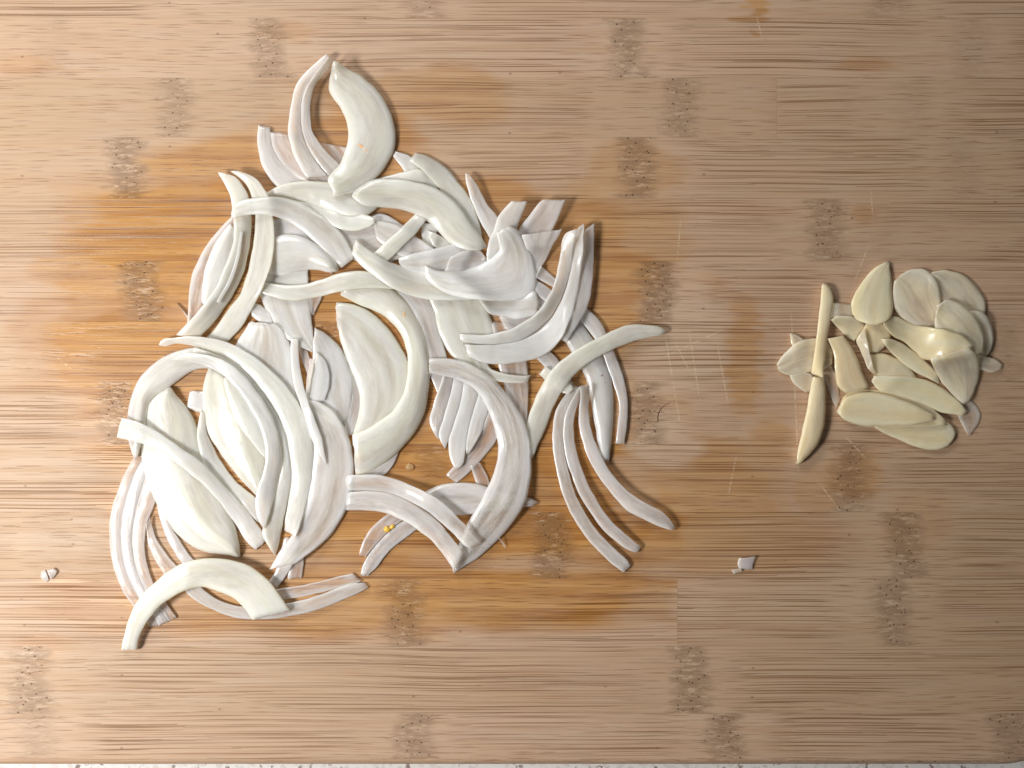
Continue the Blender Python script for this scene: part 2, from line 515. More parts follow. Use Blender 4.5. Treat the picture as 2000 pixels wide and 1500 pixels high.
MATS = {
    'pale': flesh('onion_flesh_pale', (0.84, 0.84, 0.735), (0.87, 0.87, 0.79), (0.83, 0.80, 0.58), trans=0.19),
    'milk': flesh('onion_flesh_milky', (0.88, 0.88, 0.835), (0.87, 0.865, 0.81), (0.87, 0.845, 0.74), trans=0.20),
    'lilac': flesh('onion_flesh_greyish', (0.87, 0.85, 0.81), (0.88, 0.865, 0.825), (0.87, 0.825, 0.71), trans=0.29),
    'wet': flesh('onion_flesh_wet', (0.87, 0.855, 0.82), (0.88, 0.87, 0.835), (0.87, 0.84, 0.73), trans=0.27, spark=4.5, rough=0.24),
    'sheer': flesh('onion_flesh_sheer', (0.88, 0.81, 0.77), (0.88, 0.84, 0.80), (0.88, 0.81, 0.69), sss=0.5, trans=0.46, rough=0.32, spark=0.9),
    'garlic': flesh('garlic_flesh', (0.96, 0.79, 0.52), (0.96, 0.83, 0.60), (0.93, 0.72, 0.40), spark=0.3, vein=0.25, scale=0.003, rough=0.34, trans=.12),
    'garlic_pale': flesh('garlic_flesh_pale', (0.95, 0.82, 0.61), (0.96, 0.86, 0.69), (0.94, 0.79, 0.52), spark=0.6, vein=0.12, scale=0.003, trans=0.32),
    'film': flesh('garlic_film', (0.84, 0.78, 0.68), (0.86, 0.82, 0.76), (0.86, 0.78, 0.64), sss=0.2, trans=0.6, rough=0.24, spark=3),
}
dk = NT('brown_skin')
dk.p.inputs['Base Color'].default_value = (0.74, 0.45, 0.24, 1)
dk.p.inputs['Roughness'].default_value = 0.5
BROWN = dk.m
dk = NT('dark_speck')
dk.p.inputs['Base Color'].default_value = (0.16, 0.05, 0.02, 1)
SPECK = dk.m

# ------------------------------------------------------------------ draping builder
HM = np.zeros((750, 1000))       # heights in metres of what already lies on the board


def smooth_line(pts, n, wob, seed):
    p = np.array(pts, float)
    if len(p) == 2:
        p = np.array([p[0], (p[0] + p[1]) / 2, p[1]])
    ext = np.vstack([2 * p[0] - p[1], p, 2 * p[-1] - p[-2]])
    out = []
    for i in range(1, len(ext) - 2):
        p0, p1, p2, p3 = ext[i - 1:i + 3]
        for t in np.linspace(0, 1, 12, endpoint=False):
            out.append(0.5 * ((2 * p1) + (-p0 + p2) * t + (2 * p0 - 5 * p1 + 4 * p2 - p3) * t * t + (-p0 + 3 * p1 - 3 * p2 + p3) * t ** 3))
    out.append(p[-1])
    out = np.array(out)
    d = np.r_[0, np.cumsum(np.hypot(*np.diff(out, axis=0).T))]
    ts = np.linspace(0, 1, n)
    ts = 0.82 * ts + 0.18 * (0.5 - 0.5 * np.cos(np.pi * ts))
    q = np.stack([np.interp(ts * d[-1], d, out[:, k]) for k in (0, 1)], 1)
    for i in range(1, n - 1):
        s = ts[i] * d[-1]
        a, c = q[i, 0], q[i, 1]
        q[i, 0] += wob * vnoise(a / 20, c / 20, 0.5)
        q[i, 1] += wob * vnoise(a / 20, c / 20, 9.5)
    return q, d[-1]


US = np.array([0, .012, .035, .10, .22, .36, .5, .64, .78, .90, .965, .988, 1.0])
EP = (1 - np.abs(2 * US - 1) ** 22) ** 0.5


def slice_piece(name, L, R, mat='pale', th=2.3, label=None, cat=None, group=None, dome=0.35, lift=None, grooves=(),
                n=44, wob=1.3, end=0.62, base=None, jag=1.6, parent=None):
    seed = (hash_str(label or name) % 977) * 0.37
    Lq, l1 = smooth_line(L, n, wob, seed)
    Rq, l2 = smooth_line(R, n, wob, seed + 50)
    if name == 'onion_slice':
        dv = Rq - Lq
        dl = np.hypot(*dv.T)[:, None]
        dv = dv / np.maximum(dl, 1e-3) * np.minimum(1.1, dl * 0.09)
        Lq, Rq = Lq - dv, Rq + dv
    th *= 0.00068 if name == 'onion_slice' else 0.00085
    dome_m = dome * 0.0006
    N = n
    # support heights, left half and right half of every section
    req = np.zeros((N, 2))
    for h_, us in enumerate((np.linspace(.12, .5, 9), np.linspace(.5, .88, 9))):
        for i in range(N):
            q = Lq[i][None] * (1 - us[:, None]) + Rq[i][None] * us[:, None]
            ix = np.clip((q[:, 0] / 2).astype(int), 0, 999)
            iy = np.clip((q[:, 1] / 2).astype(int), 0, 749)
            req[i, h_] = np.percentile(HM[iy, ix], 85)
    z = req.copy()
    for it in range(70):
        s = z.copy()
        s[1:-1] = 0.25 * z[:-2] + 0.5 * z[1:-1] + 0.25 * z[2:]
        s[0] = 0.5 * z[0] + 0.5 * z[1]
        s[-1] = 0.5 * z[-1] + 0.5 * z[-2]
        z = np.maximum(req, s)
    for it in range(5):
        z[1:-1] = 0.25 * z[:-2] + 0.5 * z[1:-1] + 0.25 * z[2:]
    zl = z[:, 0] * 1.25 - z[:, 1] * 0.25
    zr = z[:, 1] * 1.25 - z[:, 0] * 0.25
    zl = np.maximum(zl, 0)
    zr = np.maximum(zr, 0)
    tt = np.linspace(0, 1, N)
    if lift is not None:
        lf = np.interp(tt, np.linspace(0, 1, len(lift)), np.array(lift) * 0.001)
        zl = zl + lf
        zr = zr + lf
    zl = zl + 0.00004
    zr = zr + 0.00004
    M = len(US)
    wid = np.hypot(*(Rq - Lq).T)
    verts, uvs, edges = [], [], []
    rs = random.Random(int(seed * 100))
    jA = [rs.uniform(-1, 1) * jag for _ in range(M)]
    jB = [rs.uniform(-1, 1) * jag for _ in range(M)]
    mw = float(np.max(wid))
    for i in range(N):
        e = min(1.0, (min(i, N - 1 - i) + 0.0) / 2.0)
        tm = end + (1 - end) * math.sqrt(1 - (1 - e) ** 2)
        tm *= min(1.0, 0.35 + wid[i] / 20.0)
        dm = dome_m * min(1.0, wid[i] / 30.0)
        tng = (Lq[min(i + 1, N - 1)] + Rq[min(i + 1, N - 1)] - Lq[max(i - 1, 0)] - Rq[max(i - 1, 0)])
        tng = tng / (np.hypot(*tng) + 1e-6)
        for side in (1, -1):
            for k in range(M):
                if side < 0 and k in (0, M - 1):
                    continue
                u = US[k]
                q = Lq[i] * (1 - u) + Rq[i] * u
                if i == 0:
                    q = q + tng * jA[k] * min(1, wid[i] / 14)
                if i == N - 1:
                    q = q + tng * jB[k] * min(1, wid[i] / 14)
                zb = zl[i] * (1 - u) + zr[i] * u
                arch = dm * (1 - (2 * u - 1) ** 2)
                t_ = th * tm
                cr = 0.0
                g = 0.0
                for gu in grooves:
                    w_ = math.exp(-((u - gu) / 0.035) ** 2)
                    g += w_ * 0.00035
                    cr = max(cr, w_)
                if side > 0:
                    zz = zb + arch + t_ * (0.22 + 0.78 * EP[k]) - g
                    zz += 0.00012 * vnoise(q[0] / 16, q[1] / 16, seed)
                else:
                    zz = zb + max(arch, 0) * 0.8 + t_ * (0.20 - 0.20 * EP[k])
                verts.append(P(q[0], q[1], zz))
                uvs.append((u * mw / 100.0, tt[i] * max(l1, l2) / 100.0))
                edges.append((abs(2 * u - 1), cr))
    per = 2 * M - 2

    def idx(i, j):          # j runs round the loop: top 0..M-1, then bottom M-2..1
        j %= per
        if j < M:
            return i * per + j
        k = per - j            # bottom k index 1..M-2
        return i * per + M + (k - 1)
    faces = []
    for i in range(N - 1):
        for j in range(per):
            faces.append((idx(i, j), idx(i, j + 1), idx(i + 1, j + 1), idx(i + 1, j)))
    faces.append(tuple(idx(0, j) for j in range(per))[::-1])
    faces.append(tuple(idx(N - 1, j) for j in range(per)))
    me = bpy.data.meshes.new(name)
    me.from_pydata(verts, [], faces)
    uvl = me.uv_layers.new(name='UVMap')
    li = np.zeros(len(me.loops), dtype=np.int32)
    me.loops.foreach_get('vertex_index', li)
    UVA = np.array(uvs, dtype=np.float32)
    uvl.data.foreach_set('uv', UVA[li].ravel())
    E = np.array(edges)
    a = me.attributes.new('edge', 'FLOAT_COLOR', 'POINT')
    a.data.foreach_set('color', np.stack([E[:, 0], E[:, 1], E[:, 0] * 0, E[:, 0] * 0 + 1], 1).astype(np.float32).ravel())
    me.polygons.foreach_set('use_smooth', np.ones(len(me.polygons), dtype=bool))
    me.set_sharp_from_angle(angle=math.radians(38))
    # orient outwards: the faces over the top ring must look up
    up = sum(p.normal.z * p.area for p in me.polygons if (p.index % per) < M - 1 and p.index < (N - 1) * per)
    if up < 0:
        me.flip_normals()
    # write the heights
    t2 = np.linspace(0, 1, 320)
    u2 = np.linspace(0.02, .98, 56)
    Lx = np.stack([np.interp(t2, tt, Lq[:, k]) for k in (0, 1)], 1)
    Rx = np.stack([np.interp(t2, tt, Rq[:, k]) for k in (0, 1)], 1)
    za = np.interp(t2, tt, zl)
    zb_ = np.interp(t2, tt, zr)
    q = Lx[:, None] * (1 - u2[None, :, None]) + Rx[:, None] * u2[None, :, None]
    zz = za[:, None] * (1 - u2[None]) + zb_[:, None] * u2[None] + th * 0.98 + dome_m * (1 - (2 * u2[None] - 1) ** 2)
    ix = np.clip((q[..., 0] / 2).astype(int), 0, 999)
    iy = np.clip((q[..., 1] / 2).astype(int), 0, 749)
    np.maximum.at(HM, (iy, ix), zz)
    return link(name, me, MATS[mat] if isinstance(mat, str) else mat, parent, label=label, category=cat, group=group)


def hash_str(s):
    h = 7
    for c in s:
        h = (h * 31 + ord(c)) % 1000003
    return h


def onion(L, R, mat, label, **kw):
    return slice_piece('onion_slice', L, R, mat, label=label, cat='onion slice', group='onion slices in the pile', **kw)


def garlic(L, R, mat, label, **kw):
    kw.setdefault('th', 1.9)
    kw.setdefault('dome', 0.5)
    kw.setdefault('jag', 0.6)
    return slice_piece('garlic_slice', L, R, mat, label=label, cat='garlic slice', group='garlic slices in the small heap', **kw)


# ------------------------------------------------------------------ the onion pile, from the board upwards
#@@ONION
# top of the pile: pinkish sheets and the pair of thin strips
onion([(345,592),(358,607),(370,622)], [(349,594),(364,620),(376,636)], 'sheer', 'tiny pointed onion tip poking out at the left rim near the two upright strips')
onion([(453,424),(427,450),(406,476),(388,508),(376,536),(370,570),(368,608),(366,634)], [(466,445),(458,480),(452,520),(438,560),(412,595),(384,640)], 'sheer', 'sheer lilac onion petal at the upper left rim lying under two upright strips', dome=1.0)
onion([(450,436),(425,470),(406,510),(397,550),(395,592)], [(458,450),(450,490),(440,530),(422,565),(404,597)], 'milk', 'glossy narrow onion petal on the sheer lilac petal at the upper left rim', dome=1.6)
onion([(505,245),(503,275),(510,315),(525,345),(548,372)], [(527,250),(530,280),(545,312),(572,337),(606,356)], 'lilac', 'short lilac onion strip with a square cut top, leftmost of the cluster at the top', dome=.7)
onion([(528,258),(532,285),(548,315),(580,345),(625,372)], [(575,264),(592,290),(618,320),(648,345),(672,366)], 'sheer', 'wide pinkish onion sheet behind the two thin strips at the top of the pile', dome=.2)
onion([(606,276),(622,300),(645,325),(668,348)], [(681,289),(690,305),(700,325),(712,345)], 'sheer', 'pinkish onion sheet seen through the eye-shaped gap at the top of the pile', dome=.2)
onion([(772,296),(795,303),(815,318),(836,336)], [(768,305),(782,322),(793,338),(808,348)], 'milk', 'short white onion strip beside the topmost large petal, pointing to it', dome=.4)
onion([(735,350),(790,336),(822,333),(857,366)], [(742,378),(790,374),(830,370),(852,384)], 'pale', 'flat pale onion sheet tucked between two broad arcs at the upper right', dome=.2)
onion([(812,300),(840,308),(870,328),(896,358),(918,388),(930,416),(938,446),(941,478)], [(800,313),(822,330),(842,350),(858,368),(872,392),(890,420),(905,445),(925,480)], 'pale', 'outermost upper right onion arc with a blunt square top end', dome=.8)
onion([(909,338),(912,360),(920,388),(934,420),(946,446),(960,470)], [(911,338),(928,356),(941,380),(954,403),(972,424),(984,446)], 'lilac', 'straight pointed onion sliver standing out alone at the upper right rim', lift=[2.5,1,0], dome=.3, jag=.5)
onion([(1062,390),(1050,400),(1035,420),(1012,450),(1006,470)], [(1103,391),(1098,405),(1090,425),(1078,450),(1062,484)], 'lilac', 'flat onion wedge with ragged square end, right of the two raised upper right ends', lift=[4,2.5,1], dome=.1, th=1.6)
onion([(1000,393),(987,407),(974,424),(964,450),(956,472),(950,502),(955,518)], [(1028,394),(1021,414),(1012,436),(1006,455),(990,475),(978,495),(970,512)], 'milk', 'onion strip with ragged rounded end, left of the two raised upper right ends', lift=[5,3,1,0], dome=.6)
onion([(1018,460),(1030,490),(1036,515),(1040,538)], [(1097,448),(1080,478),(1066,505),(1048,536)], 'lilac', 'triangular onion sheet directly right of the big white hooked petal', dome=.2, lift=[1.5,0], th=1.6)
onion([(1042,566),(1058,576),(1072,592)], [(1044,590),(1050,600),(1060,610)], 'lilac', 'lowest small onion offcut between the hooked petal and the three long strips', th=1.5)
onion([(1045,547),(1064,558),(1082,572)], [(1042,562),(1056,580),(1070,592)], 'lilac', 'middle small onion offcut between the hooked petal and the three long strips', th=1.5)
onion([(1056,520),(1072,534),(1088,548)], [(1045,541),(1062,550),(1083,561)], 'lilac', 'upper small onion offcut between the hooked petal and the three long strips', th=1.5)
onion([(655,440),(700,432),(745,418),(795,445)], [(680,505),(720,515),(765,510),(805,492)], 'lilac', 'broad greyish onion sheet deep in the pile left of the straight diagonal stick', dome=.3)
onion([(528,430),(565,426),(602,448),(632,478),(660,508)], [(532,470),(560,480),(600,492),(630,512),(648,534)], 'lilac', 'greyish onion petal under the bright white arc at the upper left', dome=.4)
onion([(826,433),(824,455),(828,485)], [(856,442),(850,465),(846,488)], 'pale', 'short upright onion piece glimpsed below the broad upper right arc', th=1.8)
onion([(728,430),(770,438),(802,456),(850,488)], [(735,465),(765,490),(800,506),(845,518)], 'lilac', 'greyish onion strip crossing beneath the straight diagonal stick', dome=.4)
onion([(833,450),(858,461),(884,476)], [(835,452),(846,478),(870,496)], 'pale', 'small triangular onion tip in the gap right of the straight diagonal stick', jag=.3)
onion([(515,530),(560,533),(602,528)], [(515,560),(560,566),(603,560)], 'pale', 'flat pale onion piece just below the brightest glossy cap', th=1.6)
onion([(486,600),(503,594),(528,610)], [(492,617),(510,629),(534,634)], 'milk', 'small rounded onion end left of the white pointed wedge', dome=.7)
onion([(598,574),(603,590),(608,614)], [(630,574),(622,592),(612,616)], 'sheer', 'small sheer onion corner right of the white pointed wedge', jag=.5, th=1.5)
onion([(582,672),(590,702),(604,740)], [(600,686),(606,705),(609,722)], 'sheer', 'small sheer onion scrap below the point of the white wedge', th=1.4, jag=.5)
onion([(488,628),(478,645),(462,670),(450,700),(446,740),(452,790),(480,840)], [(536,632),(555,650),(573,690),(585,740),(597,790),(600,840),(590,880)], 'milk', 'broad white onion petal with ragged top edge under the big left crescents', dome=1.0, grooves=(.45,.72), jag=2.5)
onion([(372,764),(366,796)], [(402,766),(400,808)], 'milk', 'small square onion stub lying in the gap left of the big greenish petal', th=2, n=14)
onion([(838,728),(846,745),(856,770)], [(868,732),(866,745),(862,762)], 'lilac', 'small onion corner above the striped comb petal', th=1.4, n=20)
onion([(770,566),(800,600),(820,640),(832,680),(838,704)], [(832,580),(846,604),(856,648),(868,680),(872,704)], 'lilac', 'shaded onion sheet between the large round ring and the wide green petal', dome=.2)
onion([(958,629),(968,690),(984,750),(1004,805),(1022,850)], [(994,632),(1018,665),(1028,704),(1031,745),(1030,790),(1028,852)], 'sheer', 'sheer striped onion sheet standing right of the large lower right arc', dome=.4, grooves=(.5,.75), jag=2.5)
onion([(976,620),(1012,616),(1054,606)], [(988,642),(1006,648),(1044,638)], 'lilac', 'flat onion sheet under the left end of the pair of long curved strips', th=1.5)
onion([(955,800),(945,830),(926,862),(905,890),(888,910),(872,928)], [(974,830),(967,862),(946,890),(926,912),(906,930),(890,942)], 'sheer', 'pinkish sheer onion strip running down left beside the comb petal', th=1.5, dome=.4)
onion([(920,908),(928,935),(937,958)], [(936,904),(950,928),(957,952)], 'sheer', 'short sheer onion scrap below the comb petal', th=1.2)
onion([(866,732),(858,760),(849,785),(840,820),(846,842),(856,858)], [(886,738),(877,775),(869,805),(861,830),(858,845),(857,858)], 'wet', 'leftmost finger of the comb-like sliced onion petal', jag=.8, th=2.0)
onion([(887,738),(878,776),(870,806),(862,832),(858,850),(868,877)], [(906,741),(901,775),(894,800),(883,835),(875,858),(869,877)], 'milk', 'second finger from the left of the comb-like sliced onion petal', jag=.8, th=2.1)
onion([(907,741),(902,776),(895,802),(884,836),(876,860),(880,898),(892,917)], [(936,748),(931,780),(923,805),(913,850),(909,880),(903,905),(894,916)], 'milk', 'longest and widest finger of the comb-like sliced onion petal', jag=.8, th=2.2)
onion([(937,750),(932,782),(924,806),(914,850),(911,886)], [(958,775),(955,790),(949,815),(936,850),(915,886)], 'milk', 'rightmost finger of the comb-like sliced onion petal, tucked under the large arc', jag=.8, th=2.0)
onion([(820,968),(845,953),(875,945),(905,943),(935,947),(970,958),(1010,968),(1035,974),(1052,981)], [(838,985),(870,1000),(900,1005),(930,1003),(970,996),(1010,991),(1035,988),(1049,984)], 'lilac', 'low onion crescent behind the large C-shaped arc, its pointed tip showing on the right', dome=2.6)
onion([(778,998),(752,1008),(730,1028),(712,1054),(703,1083)], [(800,1006),(772,1026),(751,1044),(734,1062),(714,1087)], 'sheer', 'sheer thin onion strip, upper one of the two with the yellow crumb', th=1.5)
onion([(806,1008),(776,1026),(753,1046),(731,1070),(712,1100),(705,1123)], [(830,1024),(808,1038),(788,1052),(766,1070),(750,1088),(735,1108),(718,1124)], 'wet', 'sheer thin onion strip, lower one of the two with the yellow crumb', th=1.6)
onion([(700,922),(740,911),(766,894)], [(712,936),(745,930),(763,913),(779,882)], 'lilac', 'thin onion layer showing under the lower edge of the large round ring', th=1.5)
# lower left: sheer layers, thin strips
onion([(274,880),(254,908),(236,944),(222,986),(214,1030),(216,1072),(222,1105),(236,1145),(258,1180),(280,1205),(293,1223)], [(282,890),(264,925),(250,960),(240,1000),(236,1040),(238,1080),(247,1115),(262,1150),(280,1180),(298,1200),(308,1222)], 'sheer', 'outermost sheer layer of the lilac onion crescents on the lower left rim', th=1.8, dome=.5)
onion([(283,890),(265,925),(251,960),(241,1000),(237,1040),(239,1080),(248,1115),(263,1150),(281,1180),(299,1200),(310,1221)], [(292,905),(281,940),(270,975),(262,1010),(258,1045),(260,1085),(268,1118),(282,1150),(301,1178),(318,1196),(328,1214)], 'wet', 'middle sheer layer of the lilac onion crescents on the lower left rim', th=2.0, dome=.5)
onion([(293,905),(282,940),(271,975),(263,1010),(259,1045),(261,1085),(269,1118),(283,1150),(302,1178),(319,1196),(330,1213)], [(303,940),(303,978),(291,1010),(282,1046),(284,1092),(298,1137),(315,1165),(333,1190),(344,1206)], 'sheer', 'innermost sheer layer of the lilac onion crescents on the lower left rim', th=1.9, dome=.5)
onion([(286,1026),(290,1062),(305,1095),(325,1128)], [(293,1012),(303,1048),(319,1075),(347,1110)], 'sheer', 'thin onion strip in the lower left gap, nearer the lilac crescents', th=1.6)
onion([(308,982),(314,1018),(327,1052),(343,1082),(362,1108)], [(317,985),(331,1022),(348,1053),(363,1076),(384,1102)], 'lilac', 'thin onion strip in the lower left gap, nearer the broad yellowish petal', th=1.6)
onion([(340,1112),(365,1157),(400,1183),(450,1203),(500,1209),(560,1204),(620,1190),(680,1167),(719,1147)], [(362,1112),(392,1148),(430,1174),(470,1184),(520,1182),(570,1177),(625,1162),(680,1142),(713,1139)], 'lilac', 'lower of the two long square-ended onion crescents along the bottom rim', dome=.5)
onion([(378,1103),(400,1135),(435,1158),(465,1169),(510,1174),(570,1168),(640,1153),(706,1135)], [(397,1106),(425,1133),(460,1150),(500,1157),(545,1151),(606,1140),(650,1129),(688,1120)], 'sheer', 'upper of the two long square-ended onion crescents along the bottom rim', dome=.4)
onion([(566,1085),(563,1131)], [(594,1080),(589,1127)], 'sheer', 'short sheer onion stub pointing down below the layered lilac petal', th=1.3, n=14)
# upper left and centre, second storey
onion([(560,390),(600,396),(640,406),(690,413),(722,422),(735,429)], [(575,402),(618,422),(655,443),(690,451),(720,443),(735,431)], 'pale', 'lower of two pale onion crescents meeting in points near the top middle', dome=1.0, jag=.4)
onion([(518,378),(550,362),(590,355),(630,356),(670,362),(710,380),(742,401)], [(522,388),(560,390),(600,396),(640,410),(680,420),(715,419),(740,405)], 'pale', 'upper of two pale onion crescents meeting in points near the top middle', dome=1.0, jag=.5)
onion([(532,463),(560,459),(590,464),(620,480),(648,504),(662,524)], [(520,532),(550,539),(590,528),(620,527),(645,531),(660,530)], 'milk', 'brightest glossy onion cap left of the centre, domed like a shell', dome=4.2, th=2.6, jag=1)
onion([(814,416),(790,440),(760,468),(730,495),(712,512)], [(832,428),(812,455),(786,480),(766,500),(748,518)], 'pale', 'straight diagonal onion stick under the broad upper right arc', dome=.6)
onion([(778,505),(820,493),(860,484),(895,474),(918,468)], [(785,525),(830,538),(870,534),(897,517),(922,490)], 'milk', 'white onion wedge right below the broad upper right arc', dome=.6)
onion([(880,502),(912,489),(936,488),(948,504)], [(868,530),(898,530),(925,522),(950,512)], 'lilac', 'dull onion sheet between the broad upper right arc and the hooked petal', th=1.6)
onion([(692,372),(726,352),(760,350),(800,354),(840,364),(870,380),(900,408),(920,436),(940,464),(950,482)], [(688,384),(710,400),(740,404),(780,408),(812,418),(840,436),(860,456),(882,476),(912,488),(942,487)], 'pale', 'broad pale onion arc sweeping over the upper right with a ridge along it', dome=1.5, grooves=(.42,), th=2.6)
onion([(506,570),(520,606),(540,640),(570,668),(613,690)], [(602,570),(606,600),(609,630),(612,660),(616,690)], 'milk', 'white pointed onion wedge narrowing downwards in the middle left', dome=.5, jag=.5, grooves=(.5,))
onion([(684,722),(698,748),(703,776),(700,808),(688,848)], [(682,735),(686,775),(680,805),(673,832),(680,852)], 'lilac', 'narrow shaded onion sliver between the two-pointed petal and the notched crescent', th=1.6)
onion([(656,591),(690,595),(720,608),(750,634),(776,668),(794,702),(800,735),(797,775),(780,818),(745,855),(705,880)], [(661,640),(665,664),(675,694),(686,724),(698,755),(703,785),(699,815),(691,845),(690,868)], 'pale', 'notched broad onion crescent inside the large round ring', dome=1.2, grooves=(.35,.6), jag=4)
onion([(615,641),(636,652),(656,670),(672,692),(684,720),(689,746),(687,776),(681,806),(671,833)], [(612,662),(612,690),(608,715),(602,745),(596,774),(606,800),(625,815),(645,827),(664,837)], 'milk', 'ridged onion petal with pointed tips left of the notched crescent', dome=1.3, grooves=(.32,.6))
onion([(618,688),(635,705),(642,730),(642,755),(634,782)], [(617,698),(610,720),(604,745),(597,770),(606,784)], 'milk', 'small inner onion layer lying on the ridged petal left of the notched crescent', dome=.6, th=1.4, jag=.5)
onion([(666,534),(710,537),(750,552),(785,580),(812,618),(830,660),(839,712),(837,755),(828,805),(810,843),(785,875),(760,897),(730,917),(696,929)], [(665,576),(700,594),(735,608),(762,626),(782,650),(793,678),(797,705),(796,740),(788,770),(770,800),(740,824),(712,840),(694,847),(688,850)], 'pale', 'large round onion ring segment curving through the centre with a tiny brown mark', dome=2.5, th=3.0, n=60)
onion([(503,548),(540,556),(580,557),(610,552),(640,542),(675,532),(712,531),(750,541),(778,556)], [(506,570),(530,579),(570,586),(600,583),(630,577),(662,569),(700,563),(738,562),(776,564)], 'pale', 'smooth horizontal onion strip across the centre left above the white wedge', dome=.7)
onion([(426,337),(440,360),(450,384),(455,410),(457,440),(456,470),(448,500),(436,530),(424,560),(398,595),(370,628),(345,654)], [(438,338),(461,348),(477,368),(486,390),(490,420),(489,460),(485,490),(476,528),(460,566),(436,604),(412,635),(385,664)], 'pale', 'left one of two long upright onion strips at the upper left', lift=[3,1.2,0,0,0], dome=.9, n=60)
onion([(450,334),(468,347),(482,360),(491,380),(498,410),(499,440),(495,480),(489,510),(480,546),(470,574),(450,600),(422,640),(398,664)], [(464,334),(492,344),(512,364),(524,386),(532,420),(535,460),(532,500),(521,540),(506,576),(490,606),(474,634),(442,670)], 'pale', 'right one of two long upright onion strips at the upper left', lift=[3.5,1.2,0,0,0], dome=.9, n=60, grooves=(.3,))
onion([(454,400),(480,390),(520,385),(556,388),(592,400),(626,420),(652,440),(676,468),(692,503)], [(452,425),(475,421),(500,418),(530,420),(560,430),(590,450),(620,478),(646,504),(668,524)], 'milk', 'bright white onion arc lying across the two long upright strips', dome=.9, n=54)
onion([(832,575),(846,604),(850,624),(856,648),(868,672),(884,696),(905,715),(935,735),(970,745),(1015,748),(1030,745)], [(936,566),(952,605),(964,640),(962,672),(952,698),(958,720),(990,731),(1020,735),(1035,733)], 'pale', 'wide yellowish green onion petal right of centre tapering to a thin tail', dome=.9, grooves=(.35,.62,.8), n=54)
onion([(694,468),(716,486),(740,502),(770,516),(800,526),(840,535),(880,545),(920,560),(945,578)], [(688,497),(706,520),(730,538),(760,558),(785,571),(830,583),(880,586),(920,585),(944,582)], 'pale', 'pale boat-shaped onion crescent in the centre with its tip pointing up left', dome=1.4, grooves=(.5,))
onion([(930,578),(970,580),(1010,575),(1043,568),(1053,592)], [(944,600),(960,613),(990,620),(1020,622),(1046,614)], 'milk', 'glossy rounded onion lobe below the hooked petal', dome=2)
onion([(994,442),(1012,452),(1030,480),(1042,510),(1047,545),(1040,574),(1012,586),(975,588),(935,585),(890,579),(852,562),(831,541)], [(970,454),(974,472),(976,488),(960,504),(940,515),(915,526),(890,531),(856,529),(831,520)], 'milk', 'large white hooked onion petal right of the centre', dome=1.5, th=2.8, grooves=(.3,), n=54)
# right hand side
onion([(1146,602),(1170,626),(1184,652),(1198,684),(1212,720),(1222,756),(1226,790),(1224,830),(1219,867)], [(1132,622),(1152,648),(1166,668),(1179,694),(1192,730),(1206,770),(1210,800),(1206,840),(1203,867)], 'lilac', 'outermost thin curved onion strip on the right rim of the pile', dome=.5)
onion([(1095,628),(1103,662),(1118,690),(1136,720),(1147,745),(1153,772),(1158,800),(1164,840),(1171,878),(1179,899)], [(1128,612),(1142,640),(1160,668),(1177,698),(1189,724),(1196,760),(1197,800),(1194,850),(1191,890),(1188,901)], 'milk', 'thick onion strip on the right with two dark specks, under the long wavy strip', dome=2.2, n=54)
onion([(1070,684),(1088,702),(1106,730),(1122,756)], [(1046,697),(1065,716),(1088,742),(1106,764)], 'lilac', 'short onion strip slanting under the upper bend of the long wavy strip', th=1.8)
onion([(1124,754),(1108,768),(1096,784),(1086,805),(1081,832),(1080,862),(1084,898),(1092,938),(1106,982),(1130,1028),(1160,1066),(1190,1096),(1218,1117)], [(1134,756),(1118,776),(1106,800),(1100,828),(1099,858),(1104,896),(1114,936),(1126,972),(1146,1008),(1170,1042),(1200,1072),(1222,1092),(1231,1106)], 'lilac', 'left and longest of three prong-like onion strips at the lower right', lift=[.8,.4,.4,.8,.3], n=60)
onion([(1133,754),(1119,777),(1107,802),(1101,830),(1101,858),(1108,900),(1118,930),(1132,965),(1150,995),(1175,1030),(1200,1055),(1225,1072),(1243,1079)], [(1146,752),(1134,776),(1123,805),(1120,838),(1123,870),(1132,903),(1146,942),(1162,972),(1182,1003),(1206,1030),(1230,1050),(1252,1069)], 'lilac', 'middle one of three prong-like onion strips at the lower right', lift=[1.2,.6,1,2,.8], n=60)
onion([(1133,756),(1134,775),(1131,802),(1133,836),(1141,870),(1156,908),(1180,944),(1202,972),(1226,997),(1258,1014),(1288,1027),(1316,1036)], [(1150,753),(1151,768),(1149,795),(1152,832),(1164,868),(1180,902),(1200,932),(1226,960),(1258,981),(1288,997),(1306,1013),(1319,1032)], 'lilac', 'right one of three prong-like onion strips at the lower right', lift=[1.5,1.2,1.8,2.6,1], n=60)
onion([(1066,716),(1090,732),(1112,748),(1120,760)], [(1053,730),(1075,750),(1095,765),(1112,769)], 'pale', 'short onion stub poking out on both sides of the long wavy strip', dome=.8, end=.5)
onion([(1143,448),(1139,470),(1137,500),(1134,530),(1129,570),(1117,615),(1092,660)], [(1160,437),(1160,470),(1159,510),(1157,550),(1150,590),(1135,622),(1104,668)], 'lilac', 'right one of three long curved onion strips with pointed tops on the right', lift=[2,1,0], dome=.5, jag=.5)
onion([(1138,437),(1126,450),(1123,470),(1119,492),(1114,532),(1105,567),(1091,600),(1071,628),(1041,653),(1010,667),(975,673),(940,674),(908,674)], [(1140,437),(1139,470),(1137,500),(1133,530),(1128,570),(1116,615),(1099,655),(1075,684),(1050,698),(1020,706),(980,711),(945,708),(917,697)], 'milk', 'middle and widest of three long curved onion strips with pointed tops on the right', lift=[3,1.5,0,0], dome=.7, n=60)
